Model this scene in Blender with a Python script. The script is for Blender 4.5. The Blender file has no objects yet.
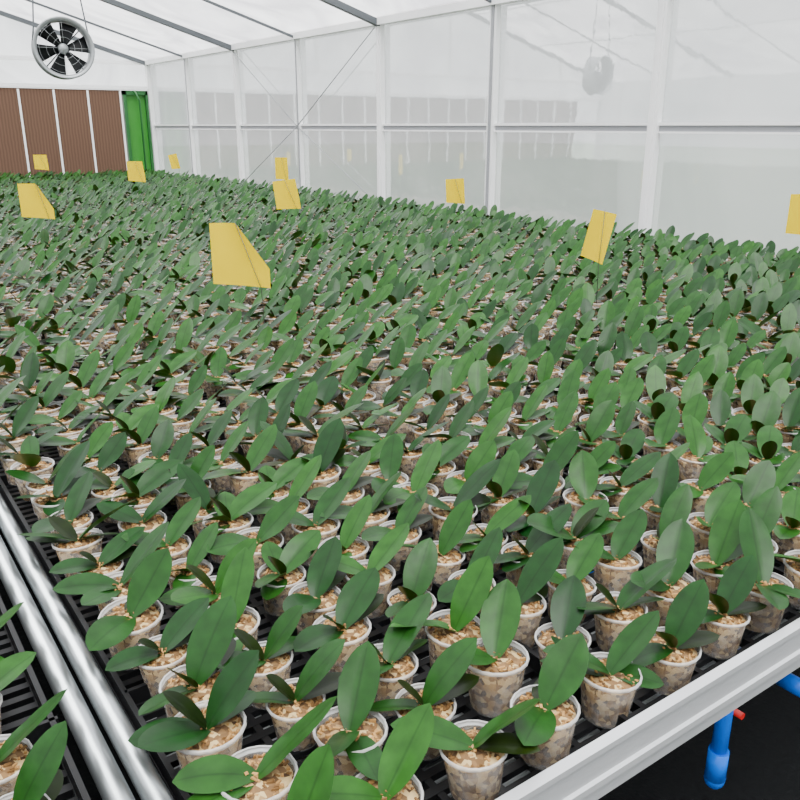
import bpy, bmesh, math, random
from mathutils import Vector, Matrix
random.seed(7)
R = random.uniform
CZ = 1.45            # camera height
scene = bpy.context.scene
COL = scene.collection

# ------------------------------------------------------------ materials
def newmat(name):
    m = bpy.data.materials.new(name); m.use_nodes = True
    nt = m.node_tree; nt.nodes.clear()
    out = nt.nodes.new('ShaderNodeOutputMaterial')
    return m, nt, out
def N(nt, t, **kw):
    n = nt.nodes.new(t)
    for k, v in kw.items():
        if k in n.inputs: n.inputs[k].default_value = v
        else: setattr(n, k, v)
    return n
def L(nt, a, b): nt.links.new(a, b)
def c4(c): return (c[0], c[1], c[2], 1)

def simple(name, col, rough=.5, metal=0, spec=.5, noise=None, nscale=20, bump=0, transl=0):
    m, nt, out = newmat(name)
    b = N(nt, 'ShaderNodeBsdfPrincipled')
    b.inputs['Roughness'].default_value = rough
    b.inputs['Metallic'].default_value = metal
    b.inputs['Specular IOR Level'].default_value = spec
    tc = N(nt, 'ShaderNodeTexCoord')
    nz = N(nt, 'ShaderNodeTexNoise', Scale=nscale, Detail=4.0)
    L(nt, tc.outputs['Object'], nz.inputs['Vector'])
    mx = N(nt, 'ShaderNodeMix', data_type='RGBA')
    c2 = noise or tuple(x*.85 for x in col)
    mx.inputs[6].default_value = c4(col); mx.inputs[7].default_value = c4(c2)
    L(nt, nz.outputs['Fac'], mx.inputs[0])
    L(nt, mx.outputs[2], b.inputs['Base Color'])
    if bump:
        bp = N(nt, 'ShaderNodeBump', Strength=bump, Distance=.01)
        L(nt, nz.outputs['Fac'], bp.inputs['Height']); L(nt, bp.outputs[0], b.inputs['Normal'])
    if transl:
        tl = N(nt, 'ShaderNodeBsdfTranslucent'); L(nt, mx.outputs[2], tl.inputs[0])
        ms = N(nt, 'ShaderNodeMixShader', Fac=transl); L(nt, b.outputs[0], ms.inputs[1]); L(nt, tl.outputs[0], ms.inputs[2])
        L(nt, ms.outputs[0], out.inputs[0])
    else: L(nt, b.outputs[0], out.inputs[0])
    return m

def film(name, col, transp, gloss, rough, nscale=1.2, c2=None, lo=.35, hi=.65, bump=.02):
    """translucent greenhouse film / twin-wall sheet"""
    m, nt, out = newmat(name)
    tc = N(nt, 'ShaderNodeTexCoord')
    nz = N(nt, 'ShaderNodeTexNoise', Scale=nscale, Detail=5.0, Distortion=1.2)
    L(nt, tc.outputs['Object'], nz.inputs['Vector'])
    mr0 = N(nt, 'ShaderNodeMapRange'); L(nt, nz.outputs['Fac'], mr0.inputs['Value'])
    mr0.inputs['From Min'].default_value = lo; mr0.inputs['From Max'].default_value = hi
    mx = N(nt, 'ShaderNodeMix', data_type='RGBA')
    mx.inputs[6].default_value = c4(col); mx.inputs[7].default_value = c4(c2 or tuple(x*.8 for x in col))
    L(nt, mr0.outputs[0], mx.inputs[0])
    tl = N(nt, 'ShaderNodeBsdfTranslucent'); L(nt, mx.outputs[2], tl.inputs[0])
    df = N(nt, 'ShaderNodeBsdfDiffuse'); L(nt, mx.outputs[2], df.inputs[0])
    m0 = N(nt, 'ShaderNodeMixShader', Fac=.35); L(nt, tl.outputs[0], m0.inputs[1]); L(nt, df.outputs[0], m0.inputs[2])
    tr = N(nt, 'ShaderNodeBsdfTransparent'); tr.inputs[0].default_value = (.93, .95, .96, 1)
    m1 = N(nt, 'ShaderNodeMixShader', Fac=transp); L(nt, m0.outputs[0], m1.inputs[1]); L(nt, tr.outputs[0], m1.inputs[2])
    gl = N(nt, 'ShaderNodeBsdfGlossy'); gl.inputs['Roughness'].default_value = rough
    fr = N(nt, 'ShaderNodeLayerWeight', Blend=.35)
    mr = N(nt, 'ShaderNodeMath', operation='MULTIPLY_ADD'); mr.inputs[1].default_value = gloss*1.2; mr.inputs[2].default_value = gloss
    L(nt, fr.outputs['Fresnel'], mr.inputs[0])
    m2 = N(nt, 'ShaderNodeMixShader'); L(nt, mr.outputs[0], m2.inputs[0]); L(nt, m1.outputs[0], m2.inputs[1]); L(nt, gl.outputs[0], m2.inputs[2])
    bp = N(nt, 'ShaderNodeBump', Strength=bump, Distance=.05)
    L(nt, nz.outputs['Fac'], bp.inputs['Height']); L(nt, bp.outputs[0], gl.inputs['Normal'])
    L(nt, m2.outputs[0], out.inputs[0])
    return m

M_roof = film('roof_film', (.95, .95, .96), .5, .02, .3, 1.3, (.42, .40, .43))
M_wall = film('wall_polycarbonate', (.55, .55, .57), .18, .19, .02, .9, (.45, .46, .48))
M_steel = simple('white_painted_steel', (.90, .90, .91), .4, 0, noise=(.85,.85,.86))
M_galv = simple('galvanised_steel', (.08, .09, .10), .5, .2)
M_alu = simple('aluminium_profile', (.64, .65, .67), .4, .5, noise=(.55, .56, .58), nscale=6)
M_pipe = simple('steel_pipe', (.44, .47, .49), .28, .85, noise=(.30, .33, .34), nscale=8)
M_black = simple('black_plastic_tray', (.005, .005, .006), .45, spec=.35)
M_mesh = simple('bench_mesh', (.5, .52, .53), .5, .3)
M_floor = simple('ground_cover_fabric', (.003, .0034, .004), .8, noise=(.008, .009, .010), nscale=60, bump=.4, spec=.15)
M_ground = simple('outside_ground', (.26, .31, .25), .9, noise=(.18, .24, .16), nscale=.4)
M_yellow = simple('yellow_sticky_paper', (.78, .57, .0), .6, noise=(.70, .50, .0), nscale=12, spec=.0, transl=.1)
M_wire = simple('dark_wire', (.05, .05, .04), .5)
M_blue = simple('blue_pvc', (.0, .14, .75), .3, spec=.3)
M_red = simple('red_pvc', (.7, .01, .01), .35)
M_green = simple('green_sheet', (.03, .26, .02), .5, noise=(.015, .16, .01), nscale=5)
M_darkgreen = simple('dark_green_pipe', (.01, .11, .02), .4)
M_fanblk = simple('fan_black', (.004, .005, .006), .5, spec=.25)
M_fanring = simple('fan_housing', (.34, .36, .37), .4, .4)

def padmat():
    m, nt, out = newmat('cooling_pad_cellulose')
    b = N(nt, 'ShaderNodeBsdfPrincipled'); b.inputs['Roughness'].default_value = .9
    tc = N(nt, 'ShaderNodeTexCoord')
    w = N(nt, 'ShaderNodeTexWave', Scale=9.0, Distortion=2.0); w.bands_direction = 'X'
    L(nt, tc.outputs['Object'], w.inputs['Vector'])
    mx = N(nt, 'ShaderNodeMix', data_type='RGBA')
    mx.inputs[6].default_value = (.085, .042, .024, 1); mx.inputs[7].default_value = (.12, .065, .04, 1)
    L(nt, w.outputs['Fac'], mx.inputs[0]); L(nt, mx.outputs[2], b.inputs['Base Color'])
    L(nt, b.outputs[0], out.inputs[0]); return m
M_pad = padmat()

def leafmat(name, ca, cb, back):
    m, nt, out = newmat(name)
    b = N(nt, 'ShaderNodeBsdfPrincipled'); b.inputs['Roughness'].default_value = .36
    b.inputs['Specular IOR Level'].default_value = .19
    oi = N(nt, 'ShaderNodeObjectInfo')
    mx = N(nt, 'ShaderNodeMix', data_type='RGBA')
    mx.inputs[6].default_value = c4(ca); mx.inputs[7].default_value = c4(cb)
    L(nt, oi.outputs['Random'], mx.inputs[0])
    uv = N(nt, 'ShaderNodeUVMap', uv_map='UVMap')
    sp = N(nt, 'ShaderNodeSeparateXYZ'); L(nt, uv.outputs[0], sp.inputs[0])
    s1 = N(nt, 'ShaderNodeMath', operation='SUBTRACT'); L(nt, sp.outputs['Y'], s1.inputs[0]); s1.inputs[1].default_value = .5
    a1 = N(nt, 'ShaderNodeMath', operation='ABSOLUTE'); L(nt, s1.outputs[0], a1.inputs[0])
    rp = N(nt, 'ShaderNodeMapRange'); L(nt, a1.outputs[0], rp.inputs['Value'])
    rp.inputs['From Min'].default_value = .0; rp.inputs['From Max'].default_value = .05
    rp.inputs['To Min'].default_value = .6; rp.inputs['To Max'].default_value = 1.0
    tc = N(nt, 'ShaderNodeTexCoord')
    nz = N(nt, 'ShaderNodeTexNoise', Scale=45.0, Detail=3.0); L(nt, tc.outputs['Object'], nz.inputs['Vector'])
    rn = N(nt, 'ShaderNodeMapRange'); L(nt, nz.outputs['Fac'], rn.inputs['Value'])
    rn.inputs['From Min'].default_value = .3; rn.inputs['From Max'].default_value = .7
    rn.inputs['To Min'].default_value = .7; rn.inputs['To Max'].default_value = 1.3
    mu = N(nt, 'ShaderNodeMath', operation='MULTIPLY'); L(nt, rp.outputs[0], mu.inputs[0]); L(nt, rn.outputs[0], mu.inputs[1])
    vm = N(nt, 'ShaderNodeVectorMath', operation='SCALE'); L(nt, mx.outputs[2], vm.inputs[0]); L(nt, mu.outputs[0], vm.inputs['Scale'])
    ge = N(nt, 'ShaderNodeNewGeometry')
    m2 = N(nt, 'ShaderNodeMix', data_type='RGBA'); m2.inputs[7].default_value = c4(back)
    L(nt, ge.outputs['Backfacing'], m2.inputs[0]); L(nt, vm.outputs[0], m2.inputs[6])
    L(nt, m2.outputs[2], b.inputs['Base Color'])
    bp = N(nt, 'ShaderNodeBump', Strength=.2, Distance=.002)
    L(nt, nz.outputs['Fac'], bp.inputs['Height']); L(nt, bp.outputs[0], b.inputs['Normal'])
    tl = N(nt, 'ShaderNodeBsdfTranslucent'); tl.inputs[0].default_value = (.05, .22, .0, 1)
    ms = N(nt, 'ShaderNodeMixShader', Fac=.035); L(nt, b.outputs[0], ms.inputs[1]); L(nt, tl.outputs[0], ms.inputs[2])
    L(nt, ms.outputs[0], out.inputs[0]); return m
M_leaf = leafmat('orchid_leaf', (.003, .026, .004), (.017, .078, .008), (.022, .055, .010))
M_leafd = leafmat('orchid_leaf_young', (.004, .010, .001), (.012, .022, .002), (.012, .008, .003))

def potmat():
    m, nt, out = newmat('clear_pot_plastic')
    df = N(nt, 'ShaderNodeBsdfDiffuse'); df.inputs[0].default_value = (.68, .68, .67, 1)
    tr = N(nt, 'ShaderNodeBsdfTransparent')
    g = N(nt, 'ShaderNodeBsdfGlossy'); g.inputs['Roughness'].default_value = .12
    tc = N(nt, 'ShaderNodeTexCoord')
    nz = N(nt, 'ShaderNodeTexNoise', Scale=60.0, Detail=3.0); L(nt, tc.outputs['Object'], nz.inputs['Vector'])
    rn = N(nt, 'ShaderNodeMapRange'); L(nt, nz.outputs['Fac'], rn.inputs['Value'])
    rn.inputs['From Min'].default_value = .35; rn.inputs['From Max'].default_value = .65
    rn.inputs['To Min'].default_value = .65; rn.inputs['To Max'].default_value = .95
    a = N(nt, 'ShaderNodeMixShader'); L(nt, rn.outputs[0], a.inputs[0]); L(nt, df.outputs[0], a.inputs[1]); L(nt, tr.outputs[0], a.inputs[2])
    b = N(nt, 'ShaderNodeMixShader', Fac=.1); L(nt, a.outputs[0], b.inputs[1]); L(nt, g.outputs[0], b.inputs[2])
    L(nt, b.outputs[0], out.inputs[0]); return m
M_pot = potmat()
def rimmat():
    m, nt, out = newmat('clear_pot_rim')
    df = N(nt, 'ShaderNodeBsdfPrincipled'); df.inputs['Base Color'].default_value = (.66, .66, .65, 1); df.inputs['Roughness'].default_value = .2
    tr = N(nt, 'ShaderNodeBsdfTransparent')
    a = N(nt, 'ShaderNodeMixShader', Fac=.5); L(nt, df.outputs[0], a.inputs[1]); L(nt, tr.outputs[0], a.inputs[2])
    L(nt, a.outputs[0], out.inputs[0]); return m
M_rim = rimmat()
def barkmat():
    m, nt, out = newmat('bark_medium')
    b = N(nt, 'ShaderNodeBsdfPrincipled'); b.inputs['Roughness'].default_value = .9
    tc = N(nt, 'ShaderNodeTexCoord')
    v = N(nt, 'ShaderNodeTexVoronoi', Scale=170.0); L(nt, tc.outputs['Object'], v.inputs['Vector'])
    sp = N(nt, 'ShaderNodeSeparateColor'); L(nt, v.outputs['Color'], sp.inputs[0])
    cr = N(nt, 'ShaderNodeValToRGB'); L(nt, sp.outputs[0], cr.inputs[0])
    e = cr.color_ramp.elements; e[0].color = (.05, .022, .006, 1); e[1].color = (.50, .36, .17, 1)
    n = cr.color_ramp.elements.new(.5); n.color = (.22, .12, .045, 1)
    L(nt, cr.outputs[0], b.inputs['Base Color'])
    L(nt, b.outputs[0], out.inputs[0]); return m
M_bark = barkmat()
M_chipA = simple('bark_chip_light', (.46, .26, .085), .85, noise=(.28, .14, .04), nscale=90)
M_chipB = simple('bark_chip_tan', (.22, .11, .03), .85, noise=(.09, .04, .01), nscale=90)

# ------------------------------------------------------------ mesh helpers
def box(bm, x0, x1, y0, y1, z0, z1, mi=0):
    vs = [bm.verts.new(p) for p in [(x0,y0,z0),(x1,y0,z0),(x1,y1,z0),(x0,y1,z0),(x0,y0,z1),(x1,y0,z1),(x1,y1,z1),(x0,y1,z1)]]
    for f in [(0,3,2,1),(4,5,6,7),(0,1,5,4),(1,2,6,5),(2,3,7,6),(3,0,4,7)]:
        fc = bm.faces.new([vs[i] for i in f]); fc.material_index = mi
def beam(bm, p0, p1, w, h, mi=0, up=Vector((0,0,1))):
    p0, p1 = Vector(p0), Vector(p1); t = (p1-p0).normalized()
    s = t.cross(up)
    if s.length < .01: s = t.cross(Vector((0,1,0)))
    s.normalize(); u = s.cross(t).normalized()
    vs = []
    for p in (p0, p1):
        for a, b in ((-1,-1),(1,-1),(1,1),(-1,1)): vs.append(bm.verts.new(p+s*a*w/2+u*b*h/2))
    for f in [(3,2,1,0),(4,5,6,7),(0,1,5,4),(1,2,6,5),(2,3,7,6),(3,0,4,7)]:
        fc = bm.faces.new([vs[i] for i in f]); fc.material_index = mi
def tube(bm, pts, r, seg=12, mi=0, caps=True):
    pts = [Vector(p) for p in pts]; rings = []
    prev = None
    for i, p in enumerate(pts):
        if i == 0: t = pts[1]-p
        elif i == len(pts)-1: t = p-pts[i-1]
        else: t = (pts[i+1]-p).normalized()+(p-pts[i-1]).normalized()
        t.normalize()
        if prev is None:
            s = t.cross(Vector((0,0,1)))
            if s.length < .05: s = t.cross(Vector((0,1,0)))
        else: s = prev - t*prev.dot(t)
        s.normalize(); prev = s; u = t.cross(s)
        rr = r[i] if isinstance(r, (list,tuple)) else r
        rings.append([bm.verts.new(p+(s*math.cos(2*math.pi*k/seg)+u*math.sin(2*math.pi*k/seg))*rr) for k in range(seg)])
    for a, b in zip(rings, rings[1:]):
        for k in range(seg):
            f = bm.faces.new((a[k], b[k], b[(k+1)%seg], a[(k+1)%seg])); f.material_index = mi; f.smooth = True
    if caps:
        for rg in (rings[0], rings[-1]):
            f = bm.faces.new(rg); f.material_index = mi
def finish(bm, name, mats, parent=None, link=True, recalc=True):
    if recalc: bmesh.ops.recalc_face_normals(bm, faces=bm.faces)
    me = bpy.data.meshes.new(name); bm.to_mesh(me); bm.free()
    for m in mats: me.materials.append(m)
    o = bpy.data.objects.new(name, me)
    if link: COL.objects.link(o)
    if parent: o.parent = parent
    return o
def empty(name, loc=(0,0,0)):
    e = bpy.data.objects.new(name, None); e.location = loc; e.empty_display_size = .1; COL.objects.link(e); return e

# ------------------------------------------------------------ shell
XR, XL, YN, YF = 3.8, -4.6, -2.0, 10.85
ZE = CZ+.754; SL = .29; XRIDGE = -.4; ZR = ZE+SL*(XR-XRIDGE)
def roofz(x): return ZE+SL*(XR-x) if x > XRIDGE else ZE+SL*(x-XL)

bm = bmesh.new(); box(bm, XL, XR, YN, YF, -.1, 0); finish(bm, 'floor', [M_floor])
bm = bmesh.new(); box(bm, -60, 60, -60, 70, -.25, -.12); finish(bm, 'ground_outside', [M_ground])

posts = [2.99+1.31*k for k in range(-4, 7)]
def sheet(name, verts, mat):
    bm = bmesh.new(); bm.faces.new([bm.verts.new(v) for v in verts]); return finish(bm, name, [mat])
w = sheet('wall_right', [(XR,YN,0),(XR,YF,0),(XR,YF,ZE),(XR,YN,ZE)], M_wall)
bm = bmesh.new()
for k, y in enumerate(posts):
    wd = .06
    if abs(y-6.92) < .1 or abs(y-9.54) < .1 : wd = .03
    if y > 10.7: continue
    box(bm, XR-.045, XR-.006, y-wd/2, y+wd/2, 0, ZE-.03)
    box(bm, XR-.052, XR-.046, y-wd*.2, y+wd*.2, 0, ZE-.03, mi=1 if k % 2 else 0)
box(bm, XR-.03, XR-.006, YN, YF, CZ+.004, CZ+.02)
box(bm, XR-.02, XR-.006, YN, YF, CZ-.026, CZ+.004, mi=1)
box(bm, XR-.03, XR-.006, YN, YF, CZ-.036, CZ-.026)
box(bm, XR-.04, XR-.006, YN, YF, .62, .80)
box(bm, XR-.07, XR-.006, YN, YF-.0, ZE-.03, ZE+.03)
box(bm, XR-.06, XR-.006, YF-.07, YF-.01, 0, ZE)
def cable(p, q, r=.004): tube(bm, [p, q], r, 6, mi=1)
for (ya, yb) in ((8.23, 6.92), (5.61, 6.92)):
    cable((XR-.06, ya, ZE-.03), (XR-.06, yb, CZ))
    cable((XR-.06, ya, CZ-.6), (XR-.06, yb, CZ))
finish(bm, 'posts', [M_steel, simple('grey_channel', (.3,.31,.33), .5)], parent=w)

w = sheet('wall_left', [(XL,YN,0),(XL,YF,0),(XL,YF,ZE),(XL,YN,ZE)], M_wall)
bm = bmesh.new()
for y in posts: box(bm, XL+.006, XL+.05, y-.03, y+.03, 0, ZE-.03)
box(bm, XL+.006, XL+.04, YN, YF, CZ-.03, CZ+.03); finish(bm, 'posts', [M_steel], parent=w)
w = sheet('wall_near', [(XL,YN,0),(XR,YN,0),(XR,YN,ZE),(XRIDGE,YN,ZR),(XL,YN,ZE)], M_wall)
w = sheet('wall_far', [(XL,YF,0),(XR,YF,0),(XR,YF,ZE),(XRIDGE,YF,ZR),(XL,YF,ZE)], M_roof)
bm = bmesh.new()
box(bm, XL+.01, XR-.08, YF-.06, YF-.01, ZE-.03, ZE+.01)
for x in (1.4, .2, -1.0, -2.2, -3.4): box(bm, x-.02, x+.02, YF-.05, YF-.01, ZE+.02, roofz(x)-.04)
box(bm, XL+.01, XR-.08, YF-.10, YF-.01, CZ+.43, CZ+.47)
finish(bm, 'frame', [M_steel], parent=w)

bm = bmesh.new()
a = [bm.verts.new(v) for v in [(XR,YN,ZE),(XR,YF,ZE),(XRIDGE,YF,ZR),(XRIDGE,YN,ZR),(XL,YF,ZE),(XL,YN,ZE)]]
bm.faces.new((a[0],a[1],a[2],a[3])); bm.faces.new((a[3],a[2],a[4],a[5]))
roof = finish(bm, 'ceiling', [M_roof])
bm = bmesh.new()
for k, y in enumerate(posts):
    if y > 10.7: y = YF-.05
    wd, hh = (.045, .045) if k % 2 == 0 else (.016, .02)
    beam(bm, (XR-.03,y,ZE-.0-.02), (XRIDGE,y,ZR-.03), wd, hh)
    beam(bm, (XL+.03,y,ZE-.02), (XRIDGE,y,ZR-.03), wd, hh)
finish(bm, 'rafters', [M_galv], parent=roof)
bm = bmesh.new()
for x in (2.0, .65, -.4, -1.45, -2.8):
    beam(bm, (x,YN,roofz(x)-.015), (x,YF,roofz(x)-.015), .02, .02)
finish(bm, 'purlins', [M_steel], parent=roof)

# cooling pad on far wall
pad = empty('cooling_pad', (0, 0, 0))
bm = bmesh.new(); box(bm, -3.8, 3.38, YF-.085, YF-.02, .55, CZ+.42); finish(bm, 'pad_core', [M_pad], parent=pad)
bm = bmesh.new()
x = 3.375
while x > -3.8:
    box(bm, x-.011, x+.011, YF-.10, YF-.086, .55, CZ+.41); x -= .39
finish(bm, 'pad_frame', [M_steel], parent=pad)
gp = empty('green_door_panel', (0,0,0))
bm = bmesh.new(); box(bm, 3.45, 3.72, YF-.05, YF-.02, .0, CZ+.37); finish(bm, 'panel', [M_green], parent=gp)
bm = bmesh.new()
box(bm, 3.41, 3.45, YF-.09, YF-.02, 0, CZ+.42); box(bm, 3.69, 3.72, YF-.09, YF-.02, 0, CZ+.42); box(bm, 3.41, 3.72, YF-.09, YF-.02, CZ+.37, CZ+.42)
tube(bm, [(3.60,YF-.12,0),(3.60,YF-.12,CZ+.3),(3.55,YF-.12,CZ+.42)], .012, 8)
finish(bm, 'frame', [M_darkgreen], parent=gp)

# ------------------------------------------------------------ benches
ZT = .836     # plane the pots stand on
def bench(name, x0, x1, y0, y1, pipes):
    e = empty(name)
    bm = bmesh.new()
    y = y0
    while y < y1:
        box(bm, x0, x1, y, y+.010, ZT-.008, ZT); y += .021
    x = x0
    while x <= x1:
        box(bm, x-.004, x+.004, y0, y1, ZT-.014, ZT-.0005); x += .0525
    x = x0
    while x <= x1+.01:
        box(bm, x-.003, x+.003, y0, y1, ZT-.01, ZT+.020); x += .42
    y = y0
    while y <= y1:
        box(bm, x0, x1, y, y+.005, ZT-.01, ZT+.020); y += .36
    finish(bm, 'seedling_trays', [M_black], parent=e)
    bm = bmesh.new()
    y = y0
    while y < y1: box(bm, x0, x1, y+.012, y+.018, ZT-.030, ZT-.026); y += .021
    x = x0+.02
    while x < x1: box(bm, x, x+.012, y0, y1, ZT-.042, ZT-.031); x += .10
    finish(bm, 'bench_mesh', [M_mesh], parent=e)
    bm = bmesh.new()
    for lx in (x0+.35, x1-.25):
        y = y0+.9
        while y < y1:
            box(bm, lx-.02, lx+.02, y-.02, y+.02, 0, ZT-.043); y += 1.8
    finish(bm, 'legs', [M_galv], parent=e)
    bm = bmesh.new()
    ya = y0-.012
    prof = [(ya-.012,.838),(ya-.012,.846),(ya-.009,.849),(ya-.009,.876),(ya-.012,.879),(ya-.012,.886),(ya,.886),(ya,.815),(ya-.006,.815),(ya-.006,.838)]
    L0 = [bm.verts.new((x0-.02,p[0],p[1])) for p in prof]; L1 = [bm.verts.new((x1+.02,p[0],p[1])) for p in prof]
    n = len(prof)
    for i in range(n): bm.faces.new((L0[i], L0[(i+1)%n], L1[(i+1)%n], L1[i]))
    bm.faces.new(L0); bm.faces.new(L1[::-1])
    finish(bm, 'front_rail', [M_alu], parent=e)
    bm = bmesh.new()
    for px in pipes: tube(bm, [(px, y0-.0, ZT+.008), (px, y1, ZT+.008)], .0125, 20)
    finish(bm, 'side_pipe', [M_pipe], parent=e)
    return e
bench('growing_bench', .187, 3.54, .432, 10.45, [.167])
bench('growing_bench', -3.25, .116, .432, 10.45, [.137])

# ------------------------------------------------------------ seedlings
src = bpy.data.collections.new('orchid_seedling_variants')
def leaf(bm, uvl, base, az, el, length, W, curl, roll, fold, mi, seg=12, ws=3):
    p = Vector(base); rows = []
    for i in range(seg+1):
        s = i/seg; e = el - curl*(s-.15)
        T = Vector((math.cos(e)*math.cos(az), math.cos(e)*math.sin(az), math.sin(e)))
        Nn = Vector((-math.sin(e)*math.cos(az), -math.sin(e)*math.sin(az), math.cos(e)))
        B = Nn.cross(T)
        rl = roll*min(1, s*2.5)
        Bq = B*math.cos(rl)+Nn*math.sin(rl); Nq = Nn*math.cos(rl)-B*math.sin(rl)
        if i: p = p+T*(length/seg)
        sh = (max(0, 4*s*(1-s)))**.68 * (.92+.16*s)
        sh = max(sh, .2*(1-s/.3)) if s < .3 else sh
        if i == seg: sh = .03
        hw = W*sh; row = []
        for j in range(-ws, ws+1):
            wv = j/ws
            row.append((bm.verts.new(p+Bq*wv*hw+Nq*(fold*abs(wv)**1.3*hw - .18*hw*wv*wv*s)), (s, .5+.5*wv)))
        rows.append(row)
    for a, b in zip(rows, rows[1:]):
        for j in range(2*ws):
            q = [a[j], b[j], b[j+1], a[j+1]]
            f = bm.faces.new([v[0] for v in q]); f.smooth = True; f.material_index = mi
            for lp, v in zip(f.loops, q): lp[uvl].uv = v[1]
def ring_mesh(bm, prof, seg, mi):
    rings = [[bm.verts.new((r*math.cos(2*math.pi*k/seg), r*math.sin(2*math.pi*k/seg), z)) for k in range(seg)] for r, z in prof]
    for a, b in zip(rings, rings[1:]):
        for k in range(seg):
            f = bm.faces.new((a[k], a[(k+1)%seg], b[(k+1)%seg], b[k])); f.material_index = mi; f.smooth = True
    return rings
D = math.radians
def plant(i):
    rnd = random.Random(100+i); r_ = rnd.uniform
    bm = bmesh.new(); uvl = bm.loops.layers.uv.new('UVMap')
    rg = ring_mesh(bm, [(.0245,.001),(.0255,.004),(.0290,.032),(.0318,.052)], 20, 0)
    f = bm.faces.new(rg[0][::-1]); f.material_index = 0
    ring_mesh(bm, [(.0318,.052),(.0324,.053),(.0342,.0535),(.0347,.0555),(.0338,.0575),(.0322,.057)], 20, 6)
    rm = ring_mesh(bm, [(.0238,.002),(.0248,.004),(.0283,.032),(.0305,.048),(.025,.051),(.015,.054)], 18, 1)
    f = bm.faces.new(rm[-1]); f.material_index = 1
    for k in range(100):
        a = r_(0, 6.283); rr = math.sqrt(r_(0,1))*.0285
        sx, sy, sz = r_(.0012,.0040), r_(.0007,.0016), r_(.0006,.0015)
        M = Matrix.Translation((rr*math.cos(a), rr*math.sin(a), .050+r_(0,.008)*(1-rr/.04))) @ Matrix.Rotation(r_(0,6.28),4,'Z') @ Matrix.Rotation(r_(-.7,.7),4,'Y') @ Matrix.Diagonal((sx,sy,sz,1))
        vs = [bm.verts.new(M @ Vector(p)) for p in [(-1,-1,-1),(1,-1,-1),(1,1,-1),(-1,1,-1),(-1,-.7,1),(.8,-1,1),(1,.8,1),(-.8,1,1)]]
        mi = 2 if k % 2 else 3
        for q in [(0,3,2,1),(4,5,6,7),(0,1,5,4),(1,2,6,5),(2,3,7,6),(3,0,4,7)]:
            fc = bm.faces.new([vs[t] for t in q]); fc.material_index = mi
    z0 = .052
    leaf(bm, uvl, (-.002,0,z0), D(r_(-14,14)), D(r_(34,58)), r_(.083,.102), r_(.0195,.0235), D(r_(0,25)), D(r_(-20,20)), r_(.1,.3), 4)
    leaf(bm, uvl, (.002,0,z0), D(180+r_(-22,22)), D(r_(14,36)), r_(.070,.088), r_(.016,.0195), D(r_(10,35)), D(r_(-25,25)), r_(.12,.3), 4)
    if i % 3 != 1:
        leaf(bm, uvl, (0,.002,z0), D(r_(-60,70)), D(r_(5,25)), r_(.052,.072), r_(.014,.0175), D(r_(5,30)), D(r_(-25,25)), .25, 5 if i % 2 else 4)
    if i % 3 == 0:
        leaf(bm, uvl, (0,-.001,z0), D(180+r_(-30,30)), D(r_(50,72)), r_(.04,.06), r_(.010,.014), D(r_(0,25)), D(r_(-25,25)), .35, 5)
    if i % 2 == 0:
        leaf(bm, uvl, (0,-.001,z0), D(r_(120,240)), D(r_(4,14)), r_(.06,.078), r_(.015,.018), D(r_(5,15)), D(r_(-15,15)), .2, 4)
    o = finish(bm, 'seedling_%02d' % i, [M_pot, M_bark, M_chipA, M_chipB, M_leaf, M_leafd, M_rim], link=False, recalc=False)
    src.objects.link(o)
NV = 20
for i in range(NV): plant(i)

pts, rots, scs, ids = [], [], [], []
def fill(x0, x1, y0, y1, dx, dy):
    nx = int(round((x1-x0)/dx))+1; ny = int((y1-y0)/dy)+1
    for j in range(ny):
        for i in range(nx):
            pts.append((x0+i*dx+R(-.007,.007), y0+j*dy+R(-.006,.006), ZT))
            az = D(10)+random.gauss(0, D(18))
            if random.random() < .07: az += R(-2.5, 2.5)
            rots.append((R(-.07,.07), R(-.07,.07), az)); scs.append(R(.9,1.1)); ids.append(random.randrange(NV))
fill(.230, 3.50, .476, 10.40, .0970, .080)
fill(.045-.1022*31, .045, .476, 10.40, .1022, .085)
me = bpy.data.meshes.new('orchid_seedlings'); me.from_pydata(pts, [], [])
at = me.attributes.new('rot', 'FLOAT_VECTOR', 'POINT'); at.data.foreach_set('vector', [c for r in rots for c in r])
at = me.attributes.new('scl', 'FLOAT', 'POINT'); at.data.foreach_set('value', scs)
at = me.attributes.new('idx', 'INT', 'POINT'); at.data.foreach_set('value', ids)
so = bpy.data.objects.new('orchid_seedlings', me); COL.objects.link(so)
ng = bpy.data.node_groups.new('scatter_seedlings', 'GeometryNodeTree')
ng.interface.new_socket('Geometry', in_out='INPUT', socket_type='NodeSocketGeometry')
ng.interface.new_socket('Geometry', in_out='OUTPUT', socket_type='NodeSocketGeometry')
gi = ng.nodes.new('NodeGroupInput'); go = ng.nodes.new('NodeGroupOutput')
ci = ng.nodes.new('GeometryNodeCollectionInfo'); ci.inputs['Collection'].default_value = src
ci.inputs['Separate Children'].default_value = True; ci.inputs['Reset Children'].default_value = True
ip = ng.nodes.new('GeometryNodeInstanceOnPoints'); ip.inputs['Pick Instance'].default_value = True
def nattr(n, t):
    a = ng.nodes.new('GeometryNodeInputNamedAttribute'); a.data_type = t; a.inputs['Name'].default_value = n; return a.outputs['Attribute']
er = ng.nodes.new('FunctionNodeEulerToRotation')
ng.links.new(nattr('rot','FLOAT_VECTOR'), er.inputs[0]); ng.links.new(er.outputs[0], ip.inputs['Rotation'])
ng.links.new(nattr('scl','FLOAT'), ip.inputs['Scale']); ng.links.new(nattr('idx','INT'), ip.inputs['Instance Index'])
ng.links.new(gi.outputs[0], ip.inputs['Points']); ng.links.new(ci.outputs[0], ip.inputs['Instance'])
ng.links.new(ip.outputs[0], go.inputs[0])
md = so.modifiers.new('scatter', 'NODES'); md.node_group = ng

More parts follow.
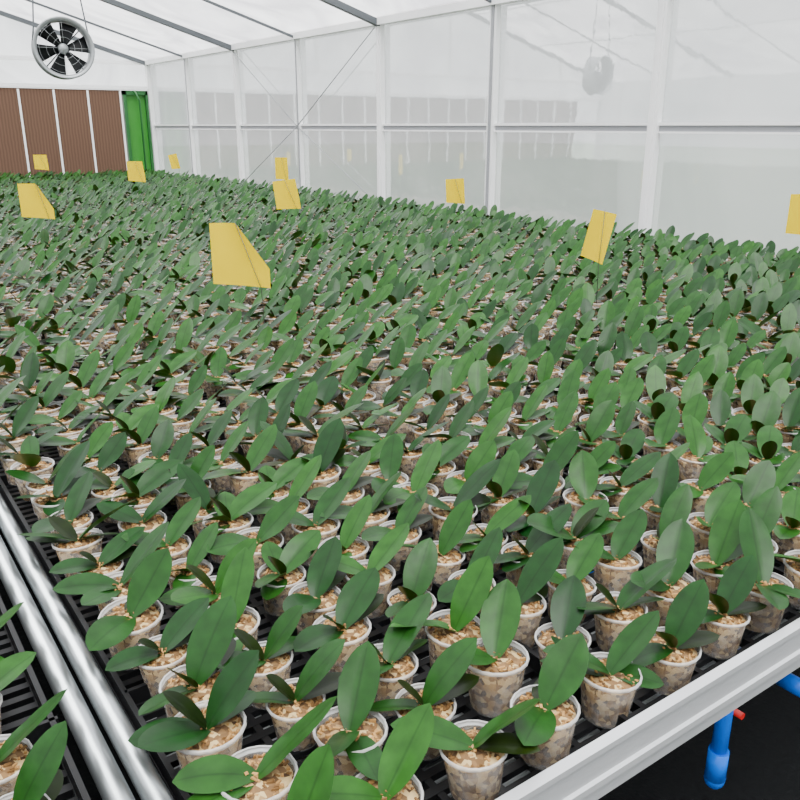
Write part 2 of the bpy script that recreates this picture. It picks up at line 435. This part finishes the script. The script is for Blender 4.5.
# ------------------------------------------------------------ yellow sticky traps
def card(x, y, w, h, yaw, lean, taper=0, lift=0, tilt=0):
    e = empty('sticky_trap', (x, y, 0)); e.rotation_euler = (0, 0, yaw)
    zb = CZ-.42+lift
    bm = bmesh.new(); nx, nz = 8, 10; g = []
    ct, st = math.cos(tilt), math.sin(tilt)
    for j in range(nz+1):
        v = j/nz; row = []
        for i in range(nx+1):
            u = i/nx
            wl = w*(1-taper*max(0, v-.3)/.7)
            a = -w/2+u*wl + lean*h*v; b = h*v+.012*(1-u)*(1-v)
            row.append(bm.verts.new((a*ct+b*st, .008*math.sin(u*3.1), zb+b*ct-a*st)))
        g.append(row)
    for j in range(nz):
        for i in range(nx):
            f = bm.faces.new((g[j][i], g[j][i+1], g[j+1][i+1], g[j+1][i])); f.smooth = True
    finish(bm, 'card', [M_yellow], parent=e)
    bm = bmesh.new()
    tx = (lean*h)*ct+h*st
    if taper > .3: tx = -w/2+w*(1-taper)
    tube(bm, [(w*.38, -.003, ZT+.022), (w*.34, -.003, zb), (tx, -.003, zb+h*1.01)], .0011, 6)
    finish(bm, 'stake', [M_wire], parent=e)
YW = -D(35)
card(.926, 2.061, .155, .175, YW, 0, .55)
card(.880, 4.230, .15, .165, YW+.1, 0, .45)
card(2.066, 3.944, .125, .155, YW+.1, 0, .05, tilt=-.12)
card(3.00, 3.705, .105, .14, YW, 0, .02, tilt=-.05)
card(2.05, 1.826, .075, .165, YW-.3, 0, .0, tilt=.2)
card(2.15, 6.65, .135, .16, YW, 0, .1)
card(1.98, 9.06, .14, .15, YW, 0, .05)
card(3.156, 8.47, .09, .15, YW, 0, .0, tilt=-.2)
card(3.206, 6.22, .105, .18, YW, 0, .05)
card(3.235, 1.795, .12, .165, YW, 0, .05)

# ------------------------------------------------------------ circulation fan
FX, FY, FZ, FR = 1.43, 5.57, CZ+.445, .172
fan = empty('ventilation_fan', (FX, FY, FZ)); fan.rotation_euler = (0, 0, D(-8))
def lathe_y(bm, prof, seg, mi, closed=True):
    rings = [[bm.verts.new((r*math.cos(2*math.pi*k/seg), y, r*math.sin(2*math.pi*k/seg))) for k in range(seg)] for r, y in prof]
    n = len(rings)
    for a in range(n if closed else n-1):
        A, B = rings[a], rings[(a+1)%n]
        for k in range(seg):
            f = bm.faces.new((A[k], A[(k+1)%seg], B[(k+1)%seg], B[k])); f.material_index = mi; f.smooth = True
bm = bmesh.new()
lathe_y(bm, [(FR-.022,-.055),(FR-.004,-.072),(FR+.002,-.068),(FR-.010,-.045),(FR-.012,.05),(FR,.068),(FR-.006,.07),(FR-.022,.05)], 48, 0)
finish(bm, 'housing', [M_fanring], parent=fan)
bm = bmesh.new()
nb = 6
for b in range(nb):
    a0 = 2*math.pi*b/nb+.2; rows = []
    for i in range(7):
        r = .028+(FR-.03-.025)*i/6
        half = (.020+.036*(i/6))
        pitch = D(36-14*i/6); row = []
        for j in (-1,-.5,0,.5,1):
            s = j*half; tang = s*math.cos(pitch); yy = s*math.sin(pitch)+.006*(1-j*j)
            row.append(bm.verts.new((r*math.cos(a0)-tang*math.sin(a0), yy, r*math.sin(a0)+tang*math.cos(a0))))
        rows.append(row)
    for p, q in zip(rows, rows[1:]):
        for j in range(4): bm.faces.new((p[j], q[j], q[j+1], p[j+1])).smooth = True
bl = finish(bm, 'blades', [M_fanblk], parent=fan); bl.modifiers.new('s','SOLIDIFY').thickness = .003
bm = bmesh.new()
lathe_y(bm, [(.0005,-.035),(.024,-.033),(.030,-.02),(.030,.03),(.0005,.03)], 24, 0, False)
finish(bm, 'hub', [M_fanring], parent=fan)
bm = bmesh.new()
lathe_y(bm, [(.0005,.03),(.04,.031),(.04,.11),(.03,.12),(.0005,.12)], 24, 0, False)
for k in range(4):
    a = math.pi/4+k*math.pi/2
    tube(bm, [(.035*math.cos(a),.06,.035*math.sin(a)), ((FR-.012)*math.cos(a),.045,(FR-.012)*math.sin(a))], .004, 8)
finish(bm, 'motor', [M_fanblk], parent=fan)
bm = bmesh.new()
for rr in (.06, .1, .14):
    pts_ = [(rr*math.cos(t*math.pi/16), -.062-.01*(1-rr/FR), rr*math.sin(t*math.pi/16)) for t in range(33)]
    tube(bm, pts_, .0008, 5, caps=False)
for k in range(8):
    a = k*math.pi/4
    tube(bm, [(.03*math.cos(a),-.07,.03*math.sin(a)), ((FR-.01)*math.cos(a),-.062,(FR-.01)*math.sin(a))], .0008, 5)
finish(bm, 'grille', [M_fanring], parent=fan)
bm = bmesh.new()
top = roofz(FX)-.06-FZ
for sx in (-1, 1):
    tube(bm, [(sx*.165,0,.04),(sx*.15,0,.12),(sx*.06,0,top-(.02 if sx>0 else -.02))], .0045, 8)
finish(bm, 'hanger_rods', [M_galv], parent=fan)

# ------------------------------------------------------------ pvc pipes
e = empty('blue_water_pipe')
bm = bmesh.new()
zb = CZ-.835
tube(bm, [(.86,.48,ZT-.05),(.86,.48,zb+.02)], .0105, 16)
tube(bm, [(.86,.48,zb+.045),(.86,.48,zb+.0)], .0135, 16)
tube(bm, [(.86,.48,zb+.006),(.863,.482,zb-.006),(.872,.486,zb-.010),(.895,.50,zb-.010)], .0135, 16)
finish(bm, 'riser', [M_blue], parent=e)
bm = bmesh.new()
tube(bm, [(1.26,.57,CZ-.93),(1.26,5.0,CZ-.93)], .012, 16); tube(bm, [(1.26,.56,CZ-.93),(1.26,.61,CZ-.93)], .0155, 16)
finish(bm, 'supply_line', [M_blue], parent=e)
e = empty('red_water_pipe')
bm = bmesh.new(); tube(bm, [(1.10,.582,CZ-.92),(1.10,5.0,CZ-.92)], .006, 12); finish(bm, 'line', [M_red], parent=e)

# ------------------------------------------------------------ light
W = bpy.data.worlds.new('overcast_sky'); scene.world = W; W.use_nodes = True
nt = W.node_tree; bg = nt.nodes['Background']
bg.inputs[0].default_value = (.97, .98, 1, 1); bg.inputs[1].default_value = 3.2
sd = bpy.data.lights.new('sun', 'SUN'); sd.energy = 13; sd.angle = D(40); sd.color = (1, .98, .94)
s = bpy.data.objects.new('sun', sd); COL.objects.link(s); s.location = (2, 3, 8)
s.rotation_euler = Vector((.20, .35, -1)).to_track_quat('-Z', 'Y').to_euler()

# ------------------------------------------------------------ camera
cd = bpy.data.cameras.new('camera'); cd.sensor_width = 36; cd.lens = 36*818/800; cd.clip_start = .02
cam = bpy.data.objects.new('camera', cd); COL.objects.link(cam)
cam.location = (0, 0, CZ); cam.rotation_euler = (D(90-18.5), 0, D(-35.2))
scene.camera = cam
